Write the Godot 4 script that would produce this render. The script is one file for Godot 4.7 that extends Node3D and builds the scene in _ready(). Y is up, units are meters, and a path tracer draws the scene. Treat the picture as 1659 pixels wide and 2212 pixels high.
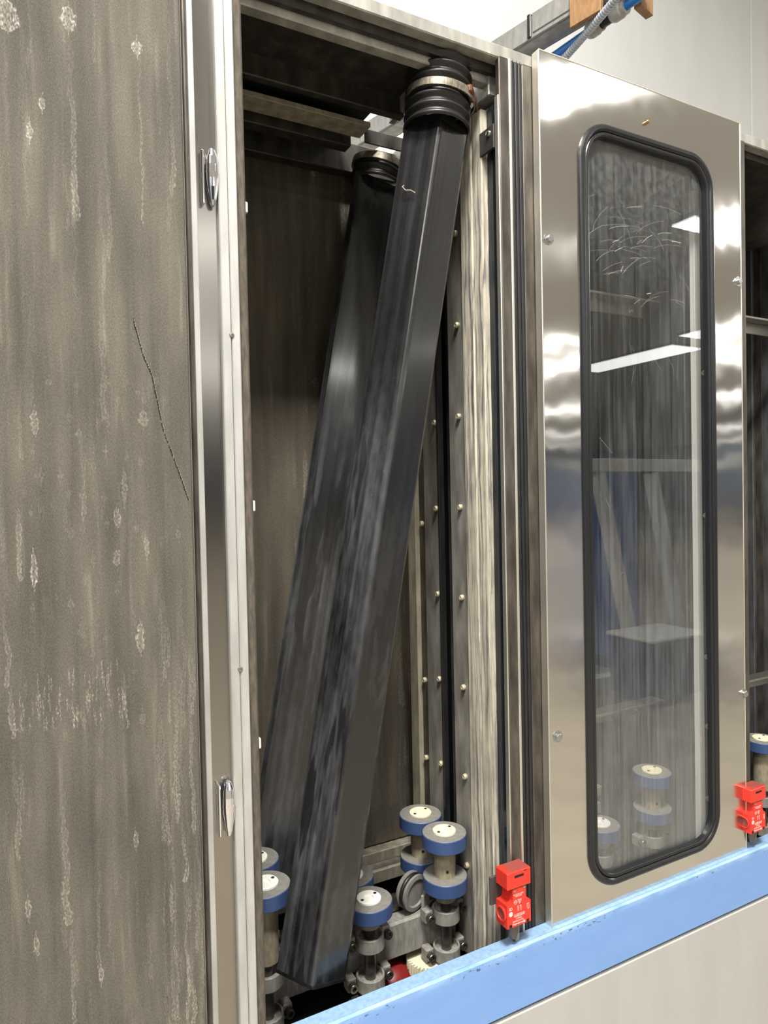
extends Node3D

# ---------------------------------------------------------------- mesh builder
class MB:
	var v := PackedVector3Array()
	var n := PackedVector3Array()
	var t := PackedVector2Array()
	var uo := Vector2.ZERO      # texture origin and size in metres
	var us := Vector2.ONE

	func uvof(p: Vector3, nn: Vector3) -> Vector2:
		var a := nn.abs()
		var q := Vector2(p.x, p.y)
		if a.x > a.y and a.x > a.z:
			q = Vector2(p.z, p.y)
		elif a.y > a.z:
			q = Vector2(p.x, p.z)
		return Vector2((q.x - uo.x) / us.x, 1.0 - (q.y - uo.y) / us.y)

	func tri(a: Vector3, b: Vector3, c: Vector3, na: Vector3, nb: Vector3, nc: Vector3, ta: Vector2, tb: Vector2, tc: Vector2) -> void:
		if (b - a).cross(c - a).dot(na + nb + nc) > 0.0:
			v.append_array([a, c, b]); n.append_array([na, nc, nb]); t.append_array([ta, tc, tb])
		else:
			v.append_array([a, b, c]); n.append_array([na, nb, nc]); t.append_array([ta, tb, tc])

	func flat3(a: Vector3, b: Vector3, c: Vector3, nn: Vector3) -> void:
		tri(a, b, c, nn, nn, nn, uvof(a, nn), uvof(b, nn), uvof(c, nn))

	func quad(a: Vector3, b: Vector3, c: Vector3, d: Vector3, nn: Vector3) -> void:
		flat3(a, b, c, nn)
		flat3(a, c, d, nn)

	func smooth4(p: Array, q: Array, uv: Array) -> void:
		tri(p[0], p[1], p[2], q[0], q[1], q[2], uv[0], uv[1], uv[2])
		tri(p[0], p[2], p[3], q[0], q[2], q[3], uv[0], uv[2], uv[3])

	func box(c: Vector3, s: Vector3, bevel := 0.0, B := Basis()) -> MB:
		var h := s / 2.0
		var b: float = minf(bevel, minf(h.x, minf(h.y, h.z)) * 0.9)
		for ax in 3:
			var i := (ax + 1) % 3
			var j := (ax + 2) % 3
			for sg in [-1.0, 1.0]:
				var nn := Vector3.ZERO
				nn[ax] = sg
				var q := []
				for k in [[-1, -1], [1, -1], [1, 1], [-1, 1]]:
					var p := Vector3.ZERO
					p[ax] = sg * h[ax]
					p[i] = k[0] * (h[i] - b)
					p[j] = k[1] * (h[j] - b)
					q.append(c + B * p)
				quad(q[0], q[1], q[2], q[3], (B * nn).normalized())
			if b > 0.0:
				for si in [-1.0, 1.0]:
					for sj in [-1.0, 1.0]:
						var q := []
						for k in [[-1, 0], [1, 0], [1, 1], [-1, 1]]:
							var p := Vector3.ZERO
							p[ax] = k[0] * (h[ax] - b)
							p[i] = si * (h[i] - (b if k[1] == 1 else 0.0))
							p[j] = sj * (h[j] - (0.0 if k[1] == 1 else b))
							q.append(c + B * p)
						var nn := Vector3.ZERO
						nn[i] = si
						nn[j] = sj
						quad(q[0], q[1], q[2], q[3], (B * nn).normalized())
		if b > 0.0:
			for sx in [-1.0, 1.0]:
				for sy in [-1.0, 1.0]:
					for sz in [-1.0, 1.0]:
						var sgn := Vector3(sx, sy, sz)
						flat3(c + B * (sgn * (h - Vector3(0, b, b))), c + B * (sgn * (h - Vector3(b, 0, b))), c + B * (sgn * (h - Vector3(b, b, 0))), (B * sgn).normalized())
		return self

	func span(x0: float, x1: float, y0: float, y1: float, z0: float, z1: float, bevel := 0.0) -> MB:
		return box(Vector3((x0 + x1) / 2, (y0 + y1) / 2, (z0 + z1) / 2), Vector3(absf(x1 - x0), absf(y1 - y0), absf(z1 - z0)), bevel)

	# profile of (radius, height), listed so that the outside lies to its right
	func lathe(prof: Array, T: Transform3D, seg := 32, smooth := false) -> MB:
		var m := prof.size()
		var ns := []
		for i in m - 1:
			var d: Vector2 = prof[i + 1] - prof[i]
			ns.append(Vector2(d.y, -d.x).normalized())
		for i in m - 1:
			var a: Vector2 = prof[i]
			var b: Vector2 = prof[i + 1]
			var na: Vector2 = ns[i]
			var nb: Vector2 = ns[i]
			if smooth:
				if i > 0: na = (ns[i - 1] + ns[i]).normalized()
				if i < m - 2: nb = (ns[i] + ns[i + 1]).normalized()
			for k in seg:
				var u0 := TAU * k / seg
				var u1 := TAU * (k + 1) / seg
				var c0 := Vector3(cos(u0), 0, sin(u0))
				var c1 := Vector3(cos(u1), 0, sin(u1))
				var up := Vector3.UP
				var P := [T * (c0 * a.x + up * a.y), T * (c1 * a.x + up * a.y), T * (c1 * b.x + up * b.y), T * (c0 * b.x + up * b.y)]
				var N := [(T.basis * (c0 * na.x + up * na.y)).normalized(), (T.basis * (c1 * na.x + up * na.y)).normalized(), (T.basis * (c1 * nb.x + up * nb.y)).normalized(), (T.basis * (c0 * nb.x + up * nb.y)).normalized()]
				var r := maxf(a.x, b.x)
				smooth4(P, N, [Vector2(u0 * r, a.y), Vector2(u1 * r, a.y), Vector2(u1 * r, b.y), Vector2(u0 * r, b.y)])
		return self

	func tube(pts: Array, r: float, seg := 16) -> MB:
		var m := pts.size()
		var rings := []
		var side := Vector3.ZERO
		for i in m:
			var d: Vector3 = (pts[mini(i + 1, m - 1)] - pts[maxi(i - 1, 0)]).normalized()
			if i == 0:
				side = d.cross(Vector3.UP if absf(d.y) < 0.9 else Vector3.RIGHT).normalized()
			side = (side - d * side.dot(d)).normalized()
			var up := d.cross(side)
			var ring := []
			for k in seg:
				var u := TAU * k / seg
				ring.append(side * cos(u) + up * sin(u))
			rings.append(ring)
		var run := 0.0
		for i in m - 1:
			var p: Vector3 = pts[i]
			var q: Vector3 = pts[i + 1]
			var run2 := run + p.distance_to(q)
			for k in seg:
				var l := (k + 1) % seg
				var a: Vector3 = rings[i][k]
				var b: Vector3 = rings[i][l]
				var c: Vector3 = rings[i + 1][l]
				var d: Vector3 = rings[i + 1][k]
				smooth4([p + a * r, p + b * r, q + c * r, q + d * r], [a, b, c, d], [Vector2(k * TAU * r / seg, run), Vector2((k + 1) * TAU * r / seg, run), Vector2((k + 1) * TAU * r / seg, run2), Vector2(k * TAU * r / seg, run2)])
			run = run2
		for e in [0, m - 1]:
			var o: Vector3 = pts[e]
			var nn: Vector3 = (pts[0] - pts[1]).normalized() if e == 0 else (pts[m - 1] - pts[m - 2]).normalized()
			for k in seg:
				flat3(o, o + rings[e][k] * r, o + rings[e][(k + 1) % seg] * r, nn)
		return self

	# outline in the xy plane of T, pushed along its z from z0 to z1
	func prism(poly: Array, T: Transform3D, z0: float, z1: float, cuts := 1) -> MB:
		var area := 0.0
		for i in poly.size():
			var a: Vector2 = poly[i]
			var b: Vector2 = poly[(i + 1) % poly.size()]
			area += a.x * b.y - a.y * b.x
		var run := 0.0
		for i in poly.size():
			var a: Vector2 = poly[i]
			var b: Vector2 = poly[(i + 1) % poly.size()]
			var e := (b - a)
			var nn := Vector3(e.y, -e.x, 0) * signf(area)
			nn = (T.basis * nn).normalized()
			for k in cuts:
				var za := lerpf(z0, z1, float(k) / cuts)
				var zb := lerpf(z0, z1, float(k + 1) / cuts)
				var A := T * Vector3(a.x, a.y, za)
				var B := T * Vector3(b.x, b.y, za)
				var C := T * Vector3(b.x, b.y, zb)
				var D := T * Vector3(a.x, a.y, zb)
				var u0 := run / us.x
				var u1 := (run + e.length()) / us.x
				var v0 := 1.0 - (za - uo.y) / us.y
				var v1 := 1.0 - (zb - uo.y) / us.y
				smooth4([A, B, C, D], [nn, nn, nn, nn], [Vector2(u0, v0), Vector2(u1, v0), Vector2(u1, v1), Vector2(u0, v1)])
			run += e.length()
		var ids := Geometry2D.triangulate_polygon(PackedVector2Array(poly))
		for zz in [z0, z1]:
			var nn := (T.basis * Vector3(0, 0, -1 if zz == minf(z0, z1) else 1)).normalized()
			for i in range(0, ids.size(), 3):
				var p := []
				for k in 3:
					var q: Vector2 = poly[ids[i + k]]
					p.append(T * Vector3(q.x, q.y, zz))
				flat3(p[0], p[1], p[2], nn)
		return self

	# a section of (inset, height) swept round a closed outline of [point, inward normal]
	func sweep(loop: Array, prof: Array, zb: float) -> MB:
		var m := loop.size()
		var run := 0.0
		for i in m:
			var p: Array = loop[i]
			var q: Array = loop[(i + 1) % m]
			var l: float = p[0].distance_to(q[0])
			for j in prof.size() - 1:
				var a: Vector2 = prof[j]
				var b: Vector2 = prof[j + 1]
				var d := (b - a).normalized()
				var nn := Vector2(-d.y, d.x)
				if nn.y < 0.0 and absf(d.x) > 0.05: nn = -nn
				var mk := func(s: Array, w: Vector2): return Vector3(s[0].x + s[1].x * w.x, s[0].y + s[1].y * w.x, zb + w.y)
				var nk := func(s: Array): return Vector3(s[1].x * nn.x, s[1].y * nn.x, nn.y).normalized()
				smooth4([mk.call(p, a), mk.call(q, a), mk.call(q, b), mk.call(p, b)], [nk.call(p), nk.call(q), nk.call(q), nk.call(p)], [Vector2(run, a.x), Vector2(run + l, a.x), Vector2(run + l, b.x), Vector2(run, b.x)])
			run += l
		return self

	func mesh() -> ArrayMesh:
		var a := []
		a.resize(Mesh.ARRAY_MAX)
		a[Mesh.ARRAY_VERTEX] = v
		a[Mesh.ARRAY_NORMAL] = n
		a[Mesh.ARRAY_TEX_UV] = t
		var m := ArrayMesh.new()
		m.add_surface_from_arrays(Mesh.PRIMITIVE_TRIANGLES, a)
		return m


# ---------------------------------------------------------------- nodes
func part(called: String, mb: MB, m: Material, parent: Node, label := "") -> MeshInstance3D:
	var o := MeshInstance3D.new()
	o.name = called
	o.mesh = mb.mesh()
	o.material_override = m
	parent.add_child(o, true)
	if label: o.set_meta("label", label)
	return o

func tag(o: Node, label: String, category: String, group := "") -> Node:
	o.set_meta("label", label)
	o.set_meta("category", category)
	if group: o.set_meta("group", group)
	return o

func numbered(called: String) -> String:
	if not has_node(NodePath(called)): return called
	var k := 1
	while has_node(NodePath("%s_%03d" % [called, k])): k += 1
	return "%s_%03d" % [called, k]

func thing(called: String, label: String, category: String, at := Vector3.ZERO, group := "") -> Node3D:
	var o := Node3D.new()
	o.name = numbered(called)
	o.position = at
	add_child(o)
	tag(o, label, category, group)
	return o

func struct(called: String, mb: MB, m: Material, label := "") -> MeshInstance3D:
	var o := part(called, mb, m, self)
	o.set_meta("kind", "structure")
	if label: o.set_meta("label", label)
	return o

func at(p: Vector3, y := Vector3.UP) -> Transform3D:      # a frame whose y axis points along y
	var up := y.normalized()
	var x := up.cross(Vector3.BACK if absf(up.z) < 0.9 else Vector3.RIGHT).normalized()
	return Transform3D(Basis(x, up, x.cross(up)), p)

func V(a: float, b: float) -> Vector2:
	return Vector2(a, b)

func rrect(x0: float, x1: float, y0: float, y1: float, r: float, k := 14) -> Array:
	var out := []
	for c in [[x1 - r, y1 - r, 0.0], [x0 + r, y1 - r, 90.0], [x0 + r, y0 + r, 180.0], [x1 - r, y0 + r, 270.0]]:
		for i in k + 1:
			var a := deg_to_rad(c[2] + 90.0 * i / k)
			var d := Vector2(cos(a), sin(a))
			out.append([Vector2(c[0], c[1]) + d * r, -d])
	return out

# ---------------------------------------------------------------- materials
func mat(c: Color, rough: float, metal := 0.0) -> StandardMaterial3D:
	var m := StandardMaterial3D.new()
	m.albedo_color = c
	m.roughness = rough
	m.metallic = metal
	return m

func noise(s: int, f: float, oct := 3) -> FastNoiseLite:
	var k := FastNoiseLite.new()
	k.seed = s
	k.frequency = f
	k.fractal_octaves = oct
	return k

func ntex(s: int, f: float, side := 512, normal := false, bump := 4.0) -> NoiseTexture2D:
	var x := NoiseTexture2D.new()
	x.noise = noise(s, f, 4)
	x.width = side
	x.height = side
	x.seamless = true
	x.as_normal_map = normal
	x.bump_strength = bump
	return x

func picture(w: int, h: int, bytes: PackedByteArray) -> ImageTexture:
	return ImageTexture.create_from_image(Image.create_from_data(w, h, false, Image.FORMAT_RGBA8, bytes))

var M := {}

func foam_texture() -> ImageTexture:
	var W := 768
	var H := 2048
	var X0 := -0.16
	var Y1 := 2.40
	var sx := W / 0.387
	var sy := H / 1.95
	var st := PackedFloat32Array()
	st.resize(W * H)
	var wob := noise(5, 0.012, 3)
	var fine := noise(6, 0.11, 2)
	var rng := RandomNumberGenerator.new()
	rng.seed = 11
	var drips := [[0.011, 2.161, 2.125, 38, 1.0], [0.08, 2.174, 2.145, 24, 0.9], [0.081, 2.133, 1.907, 12, 0.6], [0.162, 2.156, 2.138, 18, 0.9], [0.164, 2.139, 1.915, 5, 0.6], [0.032, 2.019, 2.0, 10, 0.9], [0.047, 2.053, 2.04, 13, 1.0], [0.204, 2.196, 1.958, 9, 0.5], [0.006, 1.545, 1.454, 9, 0.8], [0.021, 1.487, 1.447, 11, 1.0]]
	drips += [[0.027, 1.665, 1.636, 12, 0.6], [-0.011, 1.427, 1.325, 9, 0.6], [-0.007, 1.324, 1.261, 11, 0.9], [0.124, 1.328, 1.251, 6, 0.9], [0.081, 1.637, 1.525, 8, 0.5], [0.145, 1.387, 1.35, 15, 0.8], [0.121, 1.541, 1.517, 13, 0.7], [0.156, 1.503, 1.478, 9, 0.5], [0.119, 1.487, 1.466, 12, 0.6], [0.109, 1.847, 1.656, 10, 0.4]]
	drips += [[0.13, 1.589, 1.547, 9, 0.5], [0.157, 1.669, 1.65, 18, 0.6], [0.047, 1.184, 1.011, 14, 0.7], [0.051, 1.008, 0.8, 10, 0.9], [0.084, 1.118, 0.927, 7, 0.5], [0.132, 1.112, 1.09, 9, 0.8], [0.187, 1.281, 1.118, 8, 0.7], [0.207, 1.31, 1.088, 8, 0.7], [0.196, 1.09, 1.026, 11, 1.0], [0.201, 0.929, 0.8, 8, 1.0]]
	drips += [[0.194, 0.995, 0.82, 7, 0.9], [0.085, 0.945, 0.925, 9, 0.9], [0.003, 1.058, 1.035, 10, 0.8], [0.011, 1.009, 0.985, 9, 0.8], [0.18, 1.22, 0.837, 5, 0.6], [-0.005, 1.255, 1.108, 10, 0.5], [0.174, 1.421, 1.309, 10, 0.5], [0.12, 2.046, 1.86, 9, 0.4]]
	for i in 60:
		var y0 := rng.randf_range(0.75, 2.3)
		drips.append([rng.randf_range(-0.03, 0.212), y0, y0 - rng.randf_range(0.02, 0.28), rng.randf_range(3, 9), rng.randf_range(0.1, 0.32)])
	for i in 45:
		var y0 := rng.randf_range(0.7, 1.4)
		drips.append([rng.randf_range(0.165, 0.217), y0, y0 - rng.randf_range(0.03, 0.2), rng.randf_range(3, 8), rng.randf_range(0.25, 0.7)])
	for i in 90:
		var y0 := rng.randf_range(1.26, 1.72)
		drips.append([rng.randf_range(0.0, 0.2), y0, y0 - rng.randf_range(0.004, 0.016), rng.randf_range(4, 13), rng.randf_range(0.1, 0.35)])
	for i in 70:
		var y0 := rng.randf_range(1.27, 1.34)
		drips.append([rng.randf_range(0.0, 0.13), y0, y0 - 0.003, rng.randf_range(2, 4), rng.randf_range(0.6, 1.0)])
	var which := 0
	for d in drips:
		which += 1
		var r0 := int((Y1 - d[1]) * sy)
		var r1 := maxi(int((Y1 - d[2]) * sy), r0 + 3)
		var hw: float = d[3] * 0.00056 * sx * 0.5
		var blob: bool = (r1 - r0) < 60
		for r in range(maxi(r0 - (8 if blob else 0), 0), mini(r1 + (8 if blob else 0), H - 1)):
			var q := float(r - r0) / (r1 - r0)
			var cx: float = (d[0] - X0) * sx + (2.0 if blob else 9.0) * wob.get_noise_2d(which * 97.0, r * 0.9) + 2.5 * fine.get_noise_2d(which * 31.0, r)
			var w: float = hw * (0.55 + 0.45 * q) * (1.0 + 0.7 * wob.get_noise_2d(which * 53.0 + 500.0, r * 2.0))
			if blob: w = hw * sqrt(maxf(0.0, 1.15 - pow(2.0 * q - 1.0, 2.0)))
			w *= minf(1.0, sqrt(maxf(0.0, 1.0 - pow(absf(2.0 * q - 1.0), 10.0))) + 0.15) if not blob else 1.0
			var a: float = d[4] * (0.3 + 0.7 * q) if not blob else d[4]
			for c in range(maxi(0, int(cx - w * 1.3 - 3)), mini(W - 1, int(cx + w * 1.3 + 3)) + 1):
				var e := absf(c - cx) / maxf(w, 0.8) + 0.55 * fine.get_noise_2d(c + which * 11.0, r * 0.8)
				if e < 1.25:
					var ring := 0.45 + 0.55 * smoothstep(0.3, 0.95, e) if e < 1.0 else 1.0 - (e - 1.0) * 4.0
					var at_ := r * W + c
					st[at_] = maxf(st[at_], a * ring * (0.62 + 0.9 * fine.get_noise_2d(c * 1.6, r * 1.6)))
	# the dark torn line
	var crack := [V(0.147, 1.791), V(0.159, 1.743), V(0.169, 1.719), V(0.182, 1.645), V(0.2, 1.592), V(0.213, 1.551)]
	for i in 5:
		for k in 160:
			var p: Vector2 = crack[i].lerp(crack[i + 1], k / 160.0)
			if fine.get_noise_2d(k * 1.0, i * 40.0) < 0.12:
				var c := int((p.x - X0) * sx + 2.0 * fine.get_noise_2d(k * 3.0, 9.0))
				var r := int((Y1 - p.y) * sy)
				st[r * W + c] = -1.0
				st[r * W + c + 1] = -0.7
				st[(r + 1) * W + c] = -0.6
				st[(r + 1) * W + c + 3] = 0.6
	var streak := noise(21, 0.02, 3)
	var patch := noise(22, 0.006, 3)
	var blot := noise(23, 0.03, 3)
	var out := PackedByteArray()
	out.resize(W * H * 4)
	for r in H:
		var low := smoothstep(0.72, 0.9, float(r) / H)
		for c in W:
			var s := st[r * W + c]
			var g := rng.randf() - 0.5 + 1.1 * fine.get_noise_2d(c * 2.6, r * 2.6)
			var wx := c + 10.0 * patch.get_noise_2d(c * 0.8, r * 0.5)
			var s1 := streak.get_noise_2d(wx * 0.75, r * 0.09)
			var s2 := streak.get_noise_2d(wx * 1.7 + 70.0, r * 0.1)
			var k := 0.05 * patch.get_noise_2d(c, r * 0.6) + 0.045 * s1
			k += 0.14 * maxf(0.0, s2 - 0.12) * smoothstep(-0.1, 0.35, blot.get_noise_2d(c * 0.6 + 400.0, r * 0.16)) - 0.04 * maxf(0.0, -s2 - 0.15)
			k += 0.09 * low * blot.get_noise_2d(c, r * 0.75)
			var b := 0.34 + k + g * 0.055 + 0.34 * s
			var o := (r * W + c) * 4
			out[o] = int(clampf(b * 1.015, 0, 1) * 255)
			out[o + 1] = int(clampf(b * 0.957 + 0.012 * s, 0, 1) * 255)
			out[o + 2] = int(clampf(b * 0.85 + 0.04 * s, 0, 1) * 255)
			out[o + 3] = 255
	return picture(W, H, out)

func knife_texture() -> Array:       # colour and roughness of the dusty black tubes, shade painted in
	var W := 512
	var H := 1536
	var a := noise(31, 0.02, 4)
	var b := noise(32, 0.008, 4)
	var d := noise(33, 0.05, 2)
	var col := PackedByteArray()
	var rg := PackedByteArray()
	col.resize(W * H * 4)
	rg.resize(W * H * 4)
	var rng := RandomNumberGenerator.new()
	rng.seed = 5
	for r in H:
		var low := smoothstep(0.22, 0.5, float(r) / H)  # upper tube is painted darker, as the shadow under the roof
		for c in W:
			var s := a.get_noise_2d(c * 2.6, r * 0.03)
			var p := b.get_noise_2d(c, r * 0.35)
			var f := d.get_noise_2d(c, r * 0.4)
			var dust_shade := clampf(0.5 + 0.5 * p + 0.45 * s + 0.2 * f, 0.0, 1.0) * (0.25 + 0.75 * low)
			var wet := smoothstep(0.22, 0.30, b.get_noise_2d(c * 1.6 + 900.0, r * 0.22 + 50.0)) * low
			dust_shade *= 1.0 - 0.7 * wet
			var face := c / 512.0 * 0.42        # run round the tube: shade is painted on the right-hand face
			var face_shade := smoothstep(0.070, 0.076, face) * smoothstep(0.150, 0.144, face)
			dust_shade *= 1.0 - face_shade * (0.85 - 0.35 * smoothstep(0.35, 0.7, float(r) / H) * smoothstep(0.0, 0.2, p + 0.5 * f))
			var k := 0.065 + 0.23 * dust_shade + (rng.randf() - 0.5) * 0.02  # tone mixes real dust with painted light and shade of the faces
			if rng.randf() < 0.00025: k += 0.35
			var o := (r * W + c) * 4
			col[o] = int(clampf(k * 1.0, 0, 1) * 255)
			col[o + 1] = int(clampf(k * 1.0, 0, 1) * 255)
			col[o + 2] = int(clampf(k * 1.02, 0, 1) * 255)
			col[o + 3] = 255
			var q := int(clampf(0.26 + 0.30 * dust_shade + 0.06 * s, 0.05, 1) * 255)
			rg[o] = q; rg[o + 1] = q; rg[o + 2] = q; rg[o + 3] = 255
	return [picture(W, H, col), picture(W, H, rg)]

func scale_texture() -> ImageTexture:    # limescale runs on aluminium profiles
	var W := 128
	var H := 2048
	var a := noise(41, 0.03, 4)
	var b := noise(42, 0.012, 4)
	var out := PackedByteArray()
	out.resize(W * H * 4)
	for r in H:
		for c in W:
			var wx := c + 7.0 * b.get_noise_2d(c * 0.6, r * 0.35)
			var s := a.get_noise_2d(wx * 3.4, r * 0.07)
			var k := 0.68 + 0.20 * s + 0.10 * b.get_noise_2d(c, r)
			var dk := smoothstep(0.12, 0.34, a.get_noise_2d(wx * 3.2 + 400.0, r * 0.07 + 90.0))
			k -= 0.22 * dk
			var o := (r * W + c) * 4
			out[o] = int(clampf(k * 1.02, 0, 1) * 255)
			out[o + 1] = int(clampf(k * 0.97, 0, 1) * 255)
			out[o + 2] = int(clampf(k * 0.87 + 0.03 * dk, 0, 1) * 255)
			out[o + 3] = 255
	return picture(W, H, out)

func grime_texture() -> ImageTexture:     # dried wash water and scratches on the window
	var W := 384
	var H := 1536
	var a := noise(51, 0.05, 4)
	var b := noise(52, 0.012, 3)
	var al := PackedFloat32Array()
	al.resize(W * H)
	var rng := RandomNumberGenerator.new()
	rng.seed = 9
	for r in H:
		var v := float(r) / H
		for c in W:
			var k := 0.012 + 0.025 * b.get_noise_2d(c, r * 0.5) + 0.05 * a.get_noise_2d(c * 1.5, r * 0.05)
			k += 0.15 * smoothstep(0.42, 1.0, v) * (0.8 + 0.5 * a.get_noise_2d(c * 2.0, r * 0.04))
			k += 0.06 * smoothstep(0.28, 0.02, v) * (1.0 + a.get_noise_2d(c, r))
			if rng.randf() < 0.0006: k += rng.randf_range(0.1, 0.45)
			al[r * W + c] = k
	for i in 46:     # wiped arcs near the top
		var cx := rng.randf_range(0.2, 0.8) * W
		var cy := rng.randf_range(0.14, 0.24) * H
		var rad := rng.randf_range(60, 230)
		var a0 := rng.randf_range(3.3, 4.6)
		var a1 := a0 + rng.randf_range(0.2, 0.9)
		var str_ := rng.randf_range(0.015, 0.05)
		for k in 400:
			var q := lerpf(a0, a1, k / 400.0)
			var c := int(cx + cos(q) * rad)
			var r := int(cy + sin(q) * rad * 0.6)
			if c > 0 and c < W and r > 0 and r < H: al[r * W + c] += str_
	for i in 40:     # scratches
		var p := Vector2(rng.randf() * W, rng.randf() * H * (0.3 if i < 22 else 1.0))
		var d := Vector2.from_angle(rng.randf_range(0.6, 1.7)) * rng.randf_range(20, 110 if i < 22 else 50)
		var bend := Vector2(rng.randf_range(-14, 14), 0)
		var str_ := rng.randf_range(0.05, 0.2)
		for k in 240:
			var q := k / 240.0
			var z := p + d * q + bend * sin(q * PI)
			var c := int(z.x)
			var r := int(z.y)
			if c > 0 and c < W and r > 0 and r < H: al[r * W + c] = maxf(al[r * W + c], str_)
	var out := PackedByteArray()
	out.resize(W * H * 4)
	for i in W * H:
		out[i * 4] = 222; out[i * 4 + 1] = 224; out[i * 4 + 2] = 222
		out[i * 4 + 3] = int(clampf(al[i], 0.0, 0.8) * 255)
	return picture(W, H, out)

func paint_texture() -> ImageTexture:    # blue enamel: chips and scuffs along the upper edge
	var W := 2048
	var H := 128
	var a := noise(61, 0.02, 4)
	var b := noise(62, 0.09, 3)
	var out := PackedByteArray()
	out.resize(W * H * 4)
	for r in H:
		var edge := smoothstep(0.16, 0.0, float(r) / H)
		for c in W:
			var col := Color(0.46, 0.605, 0.815)
			var k := 0.012 * a.get_noise_2d(c * 0.5, r)
			var worn := edge * (0.45 + 0.9 * a.get_noise_2d(c * 0.7, r * 2.0 + 300.0))
			col = col.lerp(Color(0.66, 0.78, 0.90), clampf(worn, 0, 0.6))
			if edge > 0.12 and edge < 0.75 and b.get_noise_2d(c * 0.9, r * 1.6) + 0.5 * a.get_noise_2d(c * 0.4, 700.0) > 0.56: col = Color(0.27, 0.36, 0.48)
			if b.get_noise_2d(c * 0.6 + 3000.0, r * 0.8) > 0.62: col = col.darkened(0.05)
			var o := (r * W + c) * 4
			out[o] = int(clampf(col.r + k, 0, 1) * 255); out[o + 1] = int(clampf(col.g + k, 0, 1) * 255); out[o + 2] = int(clampf(col.b + k, 0, 1) * 255); out[o + 3] = 255
	return picture(W, H, out)

func grimy(c: Color, rough: float, metal: float, s: int, amount: float, scale := 3.0) -> StandardMaterial3D:   # colour broken by soft dirt
	var m := mat(c, rough, metal)
	var x := ntex(s, 0.012, 512)
	var ramp := Gradient.new()
	ramp.set_color(0, Color.WHITE.darkened(amount))
	ramp.set_color(1, Color.WHITE)
	x.color_ramp = ramp
	m.albedo_texture = x
	m.uv1_triplanar = true
	m.uv1_scale = Vector3(scale * 2.0, scale * 0.5, scale * 2.0)
	return m

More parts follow.
